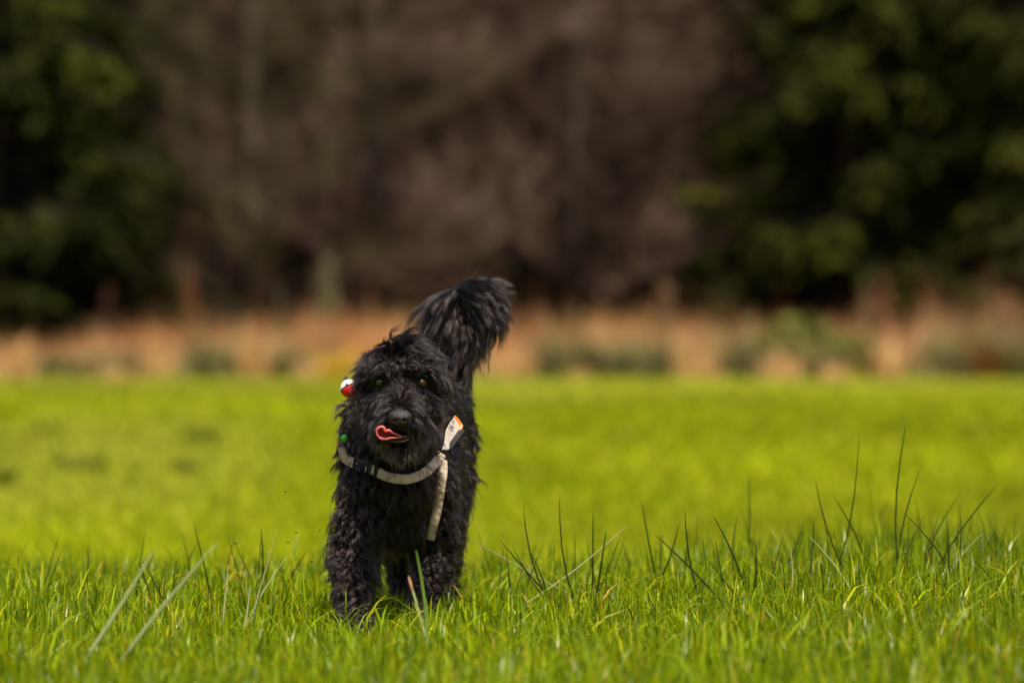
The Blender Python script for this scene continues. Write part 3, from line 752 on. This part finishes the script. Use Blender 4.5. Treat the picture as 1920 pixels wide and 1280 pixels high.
def ribbon(name, px, ds, hw, material, parent, thick=.0022, ripple=.0, twist=0.0, mask=True, edge=None):
    V = []; F = []; m = len(px); W = 5
    hwf = hw if callable(hw) else (lambda t: hw)
    for i in range(m):
        a = px[max(i - 1, 0)]; b = px[min(i + 1, m - 1)]; t = (b - a).normalized(); nrm = Vector((-t.y, t.x)); u = i / (m - 1)
        for j in range(W):
            s = (j / (W - 1) * 2 - 1); q = px[i] + nrm * s * hwf(u)
            r = ripple * math.sin(i * 1.9 + s * 1.3) + ripple * .8 * math.sin(i * .83 + 2 + s)
            V.append(P(q.x, q.y, ds[i] + r + twist * s + .0008 * s * s))
    for i in range(m - 1):
        for j in range(W - 1): a = i * W + j; F.append((a, a + 1, a + 1 + W, a + W))
    o = link(name, np_mesh(name, V, None, material, quads=F, smooth=True), parent)
    so_ = o.modifiers.new('t', 'SOLIDIFY'); so_.thickness = thick; so_.offset = 0
    es = o.modifiers.new('e', 'EDGE_SPLIT'); es.split_angle = math.radians(45)
    if mask: MASKS.append((np.array([(q.x, q.y) for q in px]), hwf(.5) - .6, ds.copy()))
    if edge:
        for s in edge:
            mb = MB()
            for i in range(0, m - 1):
                a = px[i]; b = px[i + 1]; t = (b - a); nrm = Vector((-t.y, t.x)).normalized() * s * (hwf(i / m) - 1.6)
                mb.tube([P((a + nrm).x, (a + nrm).y, ds[i] - .0016), P((a + nrm + t * .62).x, (a + nrm + t * .62).y, ds[i] - .0016)], [.0005, .0005], 4)
            tag(link('stitching', mb.mesh('stitching', M['stitch']), o), kind='stuff')
    return o
hroot = empty('dog_harness', P(745, 870, 12.9)); WORLD_PARENTS.add(hroot.name); tag(hroot, 'pale grey-beige dog harness with black buckle and orange edged side panel on the black dog', 'dog harness')
px, ds = smooth_path([(640, 838), (646, 858), (664, 868), (684, 875), (704, 883), (728, 894), (762, 898), (793, 888), (815, 869), (829, 850)], .034, 54)
keep_px, keep_ds = px, ds
ribbon('chest_strap', px, ds, lambda u: 5.5 + 3.4 * min(1, u * 6), M['webbing'], hroot, ripple=.0013, edge=(1, -1))
def hpart(name, mesh_bm, material, bevel=.0012, parent=None):
    me = bpy.data.meshes.new(name); mesh_bm.to_mesh(me); mesh_bm.free(); me.materials.append(material)
    o = link(name, me, parent or hroot)
    if bevel: b = o.modifiers.new('b', 'BEVEL'); b.width = bevel; b.segments = 2; b.limit_method = 'ANGLE'
    return o
def slab(corners, d, th):
    """block with a pixel outline, front face at depth d"""
    bm = bmesh.new(); dd = d if hasattr(d, '__len__') else [d] * len(corners)
    f = [bm.verts.new(P(x, y, e)) for (x, y), e in zip(corners, dd)]; b = [bm.verts.new(P(x, y, e + th)) for (x, y), e in zip(corners, dd)]
    bm.faces.new(f); bm.faces.new(b[::-1]); n = len(f)
    for i in range(n): bm.faces.new((f[i], b[i], b[(i + 1) % n], f[(i + 1) % n]))
    bmesh.ops.recalc_face_normals(bm, faces=bm.faces); return bm
def dat(x): return float(np.interp(x, [q.x for q in keep_px], keep_ds))
d1 = dat(680) - .009
bk = hpart('buckle', slab([(665.5, 853), (672, 852.5), (677, 858), (691, 861), (693, 864), (688.5, 893), (683, 892), (676, 885), (667, 881), (660, 878)], [dat(665) - .008] * 3 + [dat(690) - .008] * 5 + [dat(665) - .008] * 2, .011), M['black_plastic'], .0016)
mb = MB(); mb.tube([P(x, y, dat(672) - .0092) for x, y in ((668.5, 854.5), (669.5, 859), (673, 863), (677, 864.5), (681, 863.5))], [.0006, .0009, .001, .0009, .0006], 6); link('release_tab', mb.mesh('release_tab', mat('buckle_edge', (.12, .11, .10), .35)), bk)
hpart('buckle_prong', slab([(694.3, 864.5), (697.5, 865), (693, 893.5), (690, 893)], dat(693) - .007, .009), M['black_plastic'], .0008, bk)
hpart('slide_bar', slab([(703, 867), (710, 869.5), (705.5, 896), (699, 894)], dat(704) - .007, .009), M['black_plastic'], .001)
MASKS.append((np.array([(664, 866), (676, 871), (692, 877), (707, 882)]), 12.0, np.array([dat(665), dat(676), dat(692), dat(707)]) - .006))
# strap end hanging down from the right-hand ring
px, ds = smooth_path([(829, 862), (830, 885), (826, 915), (821, 950), (813, 985), (807, 1012)], .040, 48)
ribbon('hanging_strap', px, ds, lambda u: 9.2 - 1.6 * u, M['webbing'], hroot, ripple=.0008, twist=.002, edge=(1, -1))
# ring slider where the straps meet
ring = [(818, 852), (823, 848), (834, 843), (839, 851), (836, 866), (826, 872), (820, 868), (818, 852)]
mb = MB(); rp = []
for i in range(len(ring) - 1):
    for t in (0, .33, .66): rp.append(P(ring[i][0] + (ring[i + 1][0] - ring[i][0]) * t, ring[i][1] + (ring[i + 1][1] - ring[i][1]) * t, dat(826) - .010))
rp.append(rp[0]); mb.tube(rp, [.0024] * len(rp), 8); link('ring_slider', mb.mesh('ring_slider', M['black_plastic']), hroot)
# side panel: white, printed letters, orange binding, black strap
dp = lambda x, y: None
def panel_depth(x, y):
    h = surf(x, y); return (h.y if h else 13.0)
PD0 = dat(829) - .002
def pd(x, y): return PD0 + (x - 832) * .0016 + (840 - y) * .0006
pan = link('side_panel', None) if False else hpart('side_panel', slab([(828, 846), (833, 828), (836, 806), (845, 790), (852, 781), (862, 797), (866, 803), (857, 812), (848, 826), (842, 842)],
        [pd(x, y) for x, y in ((828, 846), (833, 828), (836, 806), (845, 790), (852, 781), (862, 797), (866, 803), (857, 812), (848, 826), (842, 842))], .004), M['white_cloth'], .001)
OB = [(851.5, 780), (857, 786), (863, 796), (863.5, 803), (858, 812)]
px = [Vector(p) for p in OB]; px, ds = smooth_path(OB, 0, 20, [pd(*p) - .0025 for p in OB])
ribbon('orange_binding', px, ds, lambda u: 1.0 + 2.0 * math.sin(math.pi * min(1, u * .9 + .1)), M['orange'], pan, .0015, mask=False)
BWp = [(842, 838), (852, 825), (860, 814), (868, 804)]
px, ds = smooth_path(BWp, 0, 20, [pd(*p) - .004 for p in BWp])
ribbon('black_strap', px, ds, 4.6, M['black_web'], pan, .003, mask=False)
ball('strap_keeper', P(865.5, 798.5, pd(865, 798) - .004), (.0034, .003, .0045), M['white_cloth'], pan, 12)
# printed letters, turned with the panel (only the ends of the strokes show)
mb = MB()
for st_ in (((400, 375), (462, 442)), ((378, 415), (452, 505)), ((345, 490), (432, 602), (456, 548)), ((318, 545), (425, 672)), ((352, 548), (440, 612)), ((372, 600), (398, 572)), ((292, 592), (402, 700))):
    pts = [(820 + x / 14.23, 760 + y / 14.23) for x, y in st_]
    mb.tube([P(x, y, pd(x, y) - .0006) for x, y in pts], [.0009] * len(pts), 5)
tag(link('panel_lettering', mb.mesh('panel_lettering', M['print']), pan), kind='stuff')
MASKS.append((np.array([(831, 843), (841, 822), (850, 802), (852, 786)]), 7.5, np.array([pd(831, 843), pd(841, 822), pd(850, 802), pd(853, 785)]) - .004))
MASKS.append((np.array([(845, 838), (856, 820), (866, 802)]), 5.0, np.array([pd(845, 838), pd(856, 820), pd(866, 802)]) - .004))

# ------------------------------------------------------------------ bells
def bell(c, r, cols, label, tilt, sep=-.06):
    root = empty('jingle_bell', c); tag(root, label, 'bell'); rot = Euler(tilt).to_matrix()
    for nm, lo, hi, m_ in (('upper_half', 0, math.pi / 2 - .05, cols[0]), ('lower_half', math.pi / 2 + .10, math.pi, cols[1])):
        bm = bmesh.new(); rings = []
        for i in range(9):
            th = lo + (hi - lo) * i / 8
            rings.append([bm.verts.new(rot @ Vector((math.sin(th) * math.cos(a) * r, math.sin(th) * math.sin(a) * r, math.cos(th) * r))) for a in np.linspace(0, 2 * math.pi, 24, endpoint=False)])
        for A, B in zip(rings[:-1], rings[1:]):
            for k in range(24): bm.faces.new((A[k], A[(k + 1) % 24], B[(k + 1) % 24], B[k]))
        bmesh.ops.remove_doubles(bm, verts=bm.verts, dist=1e-5); bmesh.ops.recalc_face_normals(bm, faces=bm.faces)
        me = bpy.data.meshes.new(nm); bm.to_mesh(me); bm.free(); me.materials.append(m_); me.polygons.foreach_set('use_smooth', np.ones(len(me.polygons), bool))
        link(nm, me, root)
    ball('slot', Vector((0, 0, 0)), (r * .965,) * 3, M['print'], root, 20)
    mb = MB(); mb.tube([rot @ Vector((0, 0, r * .9)), rot @ Vector((-.001, 0, r * 1.25)), rot @ Vector((.003, .004, r * 1.5)), rot @ Vector((.005, .012, r * 1.1))], [.0022, .0026, .0026, .002], 8)
    link('loop', mb.mesh('loop', M['navy']), root)
    return root, rot
M['navy'] = mat('navy_loop', (.012, .012, .05), .5)
M['bell_white'] = mat('white_enamel', (.62, .57, .57), .3, .5); M['bell_red'] = mat('red_enamel', (.50, .008, .012), .3, .5); M['bell_green'] = mat('green_enamel', (.03, .42, .03), .2, .6)
b1, rt = bell(P(655, 728, 12.86), .0212, (M['bell_white'], M['bell_red']), 'white and red jingle bell beside the dog head', (math.radians(-24), math.radians(-26), 0))
mb = MB()
for k in range(10):
    a = 2 * math.pi * k / 10
ball('keyhole', rt @ Vector((-.05 * .0212, -.99 * .0212, .04 * .0212)), (.0035, .0012, .0038), M['print'], b1, 10)
b2, _ = bell(P(645.5, 821, 12.93), .0085, (M['bell_green'], M['bell_green']), 'small green jingle bell half buried in the fur at the dog shoulder', (0, math.radians(-30), 0))

# ------------------------------------------------------------------ fur
def prim_region(p):
    best = np.full(len(p), 1e9); reg = np.zeros(len(p), int); par = np.zeros(len(p)); axis = np.zeros((len(p), 3)); idx = np.zeros(len(p), int)
    for k, (rg, a, ra, b, rb) in enumerate(PR):
        a_, b_ = np.array(a), np.array(b); ab = b_ - a_; t = np.clip(((p - a_) @ ab) / (ab @ ab + 1e-9), 0, 1)
        d = np.linalg.norm(p - (a_ + t[:, None] * ab), axis=1) - (ra + (rb - ra) * t)
        m = d < best; best[m] = d[m]; reg[m] = rg; par[m] = t[m]; axis[m] = ab / np.linalg.norm(ab); idx[m] = k
    return reg, axis, idx
def nrm(v): return v / (np.linalg.norm(v, axis=-1, keepdims=True) + 1e-9)

def sample(n):
    a, b, c = BV[BT[:, 0]], BV[BT[:, 1]], BV[BT[:, 2]]
    cr = np.cross(b - a, c - a); ar = np.linalg.norm(cr, axis=1); fn = cr / (ar[:, None] + 1e-12)
    cen = (a + b + c) / 3; face = ((cen - np.array(CAM)) * fn).sum(1) / np.linalg.norm(cen, axis=1)
    vn = np.zeros_like(BV); [np.add.at(vn, BT[:, i], cr) for i in range(3)]; vn = nrm(vn)
    head = (cen[:, 1] < 12.87) & (cen[:, 2] > .53)
    wgt = ar * np.where(face < .25, 1.0, .35) * np.where(head, 2.2, 1.0) * np.where((cen[:, 2] < .36) & (face < .25), 1.9, 1.0)
    f = rng.choice(len(BT), n, p=wgt / wgt.sum()); u = rng.random((n, 2)); s = np.sqrt(u[:, :1]); r2 = u[:, 1:]
    w0, w1, w2 = 1 - s, s * (1 - r2), s * r2
    p = a[f] * w0 + b[f] * w1 + c[f] * w2
    nn = nrm(vn[BT[f, 0]] * w0 + vn[BT[f, 1]] * w1 + vn[BT[f, 2]] * w2)
    return p.astype(float), nn.astype(float)

def comb(p, n):
    """direction the coat is brushed, length, lift from the skin, curl, per root"""
    N_ = len(p); reg, ax, idx = prim_region(p); x, y = PX(p); u = x - 752; v = y - 725
    C = np.zeros((N_, 3)); L = np.full(N_, .04); lift = np.full(N_, .5); curl = np.full(N_, .006)
    down = np.array([0, 0, -1.0]); out = np.stack([np.sign(x - 752), 0 * x, 0 * x], -1)
    # torso
    t = reg == 0
    C[t] = nrm(np.array([.12, .75, -.75]) * np.ones((t.sum(), 3))); L[t] = .042; lift[t] = .45
    chest = t & (p[:, 1] < 13.05)
    C[chest] = np.array([0, .05, -1.0]); C[chest, 0] = np.clip((x[chest] - 740) / 150, -.8, .8); L[chest] = .048; lift[chest] = .5; curl[chest] = .008
    nk = reg == 1
    C[nk] = np.array([0, .1, -1.0]); C[nk, 0] = np.clip((x[nk] - 745) / 90, -1, 1) * .6; L[nk] = .045; lift[nk] = .55
    lg = reg == 4
    C[lg] = np.array([0, .15, -.75]); cx = np.where(x < 715, 661, np.where(x < 785, 756, 830)); C[lg, 0] = (np.clip((x - cx) / 40, -1, 1) * .5)[lg]
    low = np.clip((p[:, 2] - .03) / .15, 0, 1)
    L[lg] = (.023 + .018 * low - .009 * ((x > 690) & (x < 790)))[lg]; lift[lg] = .8; curl[lg] = .010
    front = lg & (x < 715); L[front] += .004; C[front, 0] -= .12
    tl = reg == 5
    lf = S((876 - x) / 46)[:, None]
    dx, dy = (x - 897) / 45, (y - 592) / 45                              # the plume curls clockwise over its end
    left = n * .2 + np.array([-.45, -.1, -.8])
    right = n * .3 + np.stack([np.clip(-dy, -.2, 1.2) * .8 + .12, -.15 + 0 * x, -np.clip(dx, -.3, 1.2) * .8 - .35], -1)
    C[tl] = nrm(left * lf + right * (1 - lf))[tl]; lf = lf[:, 0]
    L[tl] = (.062 + .042 * lf)[tl]; L[tl] += (.020 * np.clip(-n[:, 2], 0, 1))[tl]; lift[tl] = .28; curl[tl] = .005
    er = reg == 3
    C[er] = np.array([0, -.05, -1.0]); C[er, 0] = .35 * np.sign(u[er]); L[er] = .038; lift[er] = .55; curl[er] = .006
    # head
    h = reg == 2
    Ch = np.zeros((N_, 3)); Lh = np.full(N_, .035); lh = np.full(N_, .45); cu = np.full(N_, .003)
    a = u + 14.5                                                       # parting a little left of the middle
    crown = v < -24
    Ch[crown] = np.stack([np.tanh(a / 18), -.35 + 0 * a, .45 - np.abs(a) / 38], -1)[crown]; Lh[crown] = .058; lh[crown] = .5; cu[crown] = .006
    fr = crown & (v > -54); Ch[fr] = np.stack([np.tanh(a / 22) * 1.2, -.5 + 0 * a, .05 - np.abs(u) / 55], -1)[fr]; Lh[fr] = (.022 + .034 * S((np.abs(u) - 22) / 40))[fr]; lh[fr] = .55
    cheek = (v >= -24) & (v < 70)
    Ch[cheek] = np.stack([.45 * np.tanh(u / 20), .0 * u, -1 + 0 * u], -1)[cheek]; Lh[cheek] = .034; lh[cheek] = .28
    br = cheek & (np.abs(u + 1) < 24 + v * .1) & (v < 22)
    Ch[br] = np.stack([u / 22, -.1 + 0 * u, .7 - np.abs(u) / 30], -1)[br]; Lh[br] = .014; lh[br] = .25; cu[br] = .002
    tip = (np.abs(u) < 34) & (v >= 22) & (v < 52)
    Ch[tip] = np.stack([np.tanh((u + 1) / 9), -.3 + 0 * u, .75 - np.abs(u) / 19], -1)[tip]; Lh[tip] = .034; lh[tip] = .45
    mu = (v >= 52) & (v < 94) | ((v >= 35) & (v < 70) & (np.abs(u) >= 30))
    Ch[mu] = np.stack([np.tanh((u + 1) / 18) * .75, -.05 + 0 * u, -.8 + 0 * u], -1)[mu]; Lh[mu] = .046; lh[mu] = .4
    be = v >= 94
    Ch[be] = np.stack([u / 70, -.25 + 0 * u, -1 + 0 * u], -1)[be]; Lh[be] = .04; lh[be] = .45; cu[be] = .004
    for ex, ey in EYES:
        e = np.hypot((x - ex) / 20, (y - ey) / 15) < 1
        Lh[e & h] = .010; lh[e & h] = .2
        ab = h & (np.abs(x - ex) < 24) & (y < ey - 4) & (y > ey - 26); Lh[ab] = np.minimum(Lh[ab], .022)
    back = p[:, 1] > 12.87
    Ch[back] = np.stack([.6 * np.tanh(u / 20), .4 + 0 * u, -.6 + 0 * u], -1)[back]
    C[h] = Ch[h]; L[h] = Lh[h]; lift[h] = lh[h]; curl[h] = cu[h]
    # brush along the skin
    C = nrm(C); C = nrm(C - (C * n).sum(1, keepdims=True) * n * .8)
    return C, L, lift, curl, reg

def make_fur(n, nclump, K=9):
    cp, cn = sample(nclump); C, L, lift, curl, reg = comb(cp, cn)
    hd = (reg == 2) | (reg == 3)
    jit = np.where(hd, .16, np.where(reg == 5, .13, .42))[:, None]
    d0 = nrm(cn * lift[:, None] + C * (1 - lift * .5)[:, None] + rng.normal(0, 1, (nclump, 3)) * jit)
    L = L * rng.lognormal(0, .2, nclump)
    t = np.linspace(0, 1, K)[None, :, None]
    tgt = nrm(C + np.array([0, 0, -.55]) * np.where(hd, .45, np.where(reg == 5, .85, .5))[:, None])
    # direction turns from d0 to the brushed direction along the strand
    dirs = nrm(d0[:, None] * (1 - t) + tgt[:, None] * t * np.where(hd, 1.0, 1.0)[:, None, None])
    step = L[:, None, None] / (K - 1); pts = np.concatenate([np.zeros((nclump, 1, 3)), np.cumsum(dirs[:, 1:] * step, 1)], 1)
    s1 = nrm(np.cross(d0, C + .01)); s2 = nrm(np.cross(d0, s1)); ph = rng.uniform(0, 6.28, (nclump, 1, 1)); fq = rng.uniform(3.5, 7.5, (nclump, 1, 1))
    am = curl[:, None, None] * rng.lognormal(0, .35, (nclump, 1, 1)) * t
    pts = pts + s1[:, None] * np.sin(fq * t + ph) * am + s2[:, None] * np.cos(fq * t + ph) * am - (s1[:, None] * np.sin(ph) + s2[:, None] * np.cos(ph)) * am * .6
    kd = kdtree.KDTree(nclump)
    for i, q in enumerate(cp): kd.insert(q, i)
    kd.balance()
    rp, rn = sample(n); idx = np.array([kd.find(q)[1] for q in rp])
    off = rp - cp[idx]; rl = rng.uniform(.72, 1.08, (n, 1, 1)); fz = rng.random((n, 1, 1)) < .08
    ck = (.58 + .34 * rng.random(nclump))[idx][:, None, None]
    cl = np.where(fz, .15, np.where((reg[idx] == 5)[:, None, None], ck * .75, ck)) * t ** .8
    st = pts[idx] * rl + cp[idx][:, None] + off[:, None] * (1 - cl) + rng.normal(0, 1, (n, 1, 3)) * np.where(fz, .011, .0022) * t
    reg = reg[idx]
    # nothing grows through the straps, panel, nose, eyes, tongue or bell
    X, Y = PX(st); D = st[..., 1]; bad = np.zeros(n, bool)
    for pl, hw, dd in MASKS:
        bb = (X > pl[:, 0].min() - hw) & (X < pl[:, 0].max() + hw) & (Y > pl[:, 1].min() - hw) & (Y < pl[:, 1].max() + hw)
        cand = np.where(bb.any(1))[0]
        if not len(cand): continue
        q = np.stack([X[cand], Y[cand]], -1); best = np.full(q.shape[:2], 1e9); bd = np.zeros(q.shape[:2])
        for i in range(len(pl) - 1):
            ab = pl[i + 1] - pl[i]; tt = np.clip(((q - pl[i]) @ ab) / (ab @ ab + 1e-9), 0, 1)
            ds_ = np.linalg.norm(q - pl[i] - tt[..., None] * ab, axis=-1); m = ds_ < best; best[m] = ds_[m]; bd[m] = (dd[i] + (dd[i + 1] - dd[i]) * tt)[m]
        hitm = ((best < hw) & (D[cand] < bd + .004)).any(1)
        keep = np.where(X[cand].mean(1) < 660, .45, np.where((X[cand].mean(1) < 842) & (Y[cand].mean(1) < 840), .45, .17))
        bad[cand] |= hitm & (rng.random(len(cand)) > keep)
    EL = [(750, 784, 25, 19, 12.60)] + [(ex, ey - 1, 11.5, 10, 99) for ex, ey in EYES] + [(725, 814, 24, 12, 12.61), (745, 821, 20, 7.5, 12.62), (644, 723, 8, 12, 12.9), (639.5, 820, 3, 6.5, 12.99)]
    for ex, ey, ra, rb, dm in EL: bad |= ((np.hypot((X - ex) / ra, (Y - ey) / rb) < 1) & (D < dm) & (D < 13.1)).any(1)
    for ec in EYEC:                                             # the brow lets the light reach the eyes
        rel = st - np.array(ec); s_ = rel @ np.array(SUN); dist = np.linalg.norm(rel - s_[..., None] * np.array(SUN), axis=-1)
        bad |= ((s_ > 0) & (s_ < .12) & (dist < .0075)).any(1)
    st, reg = st[~bad], reg[~bad]
    print('fur strands', len(st))
    rad = (np.array([1, .98, .95, .9, .83, .72, .58, .4, .15][:K])[None] * np.where((reg == 2) | (reg == 3), .00042, .00052)[:, None])
    for nm, sel in (('coat', (reg != 5) & (reg != 2) & (reg != 3)), ('head_fur', (reg == 2) | (reg == 3)), ('tail_fur', reg == 5)):
        q = st[sel].astype(np.float32); hc = bpy.data.hair_curves.new(nm); hc.add_curves([K] * len(q))
        hc.attributes['position'].data.foreach_set('vector', q.reshape(-1)) 
        ra_ = hc.attributes.get('radius') or hc.attributes.new('radius', 'FLOAT', 'POINT')
        ra_.data.foreach_set('value', rad[sel].astype(np.float32).ravel())
        hc.materials.append(M['fur']); link(nm, hc, dog)
make_fur(215000, 12500)

# ------------------------------------------------------------------ specks of mud thrown up beside the dog
M['mud'] = mat('mud', (.015, .012, .009), .8)
for px_, py_, lab in ((535, 921, 'highest tiny dark speck of mud flying left of the dog'), (555, 998, 'tiny dark speck of mud in the air left of the other low ones'), (599, 994, 'tiny dark speck of mud in the air nearest the dog leg'),
                      (622, 987, 'tiny dark speck of mud in the air against the dog leg'), (442, 1018, 'leftmost tiny dark speck of mud in the air'), (540, 1016, 'pinhead speck of mud low in the air above the grass'), (584, 1053, 'lowest tiny dark speck of mud just above the grass')):
    r_ = R.uniform(.0016, .0024); o = ball('mud_speck', P(px_, py_, 12.8), (r_ * 1.3, r_, r_ * .8), M['mud'], None, 8); tag(o, lab, 'mud speck', 'specks of mud thrown up by the dog')
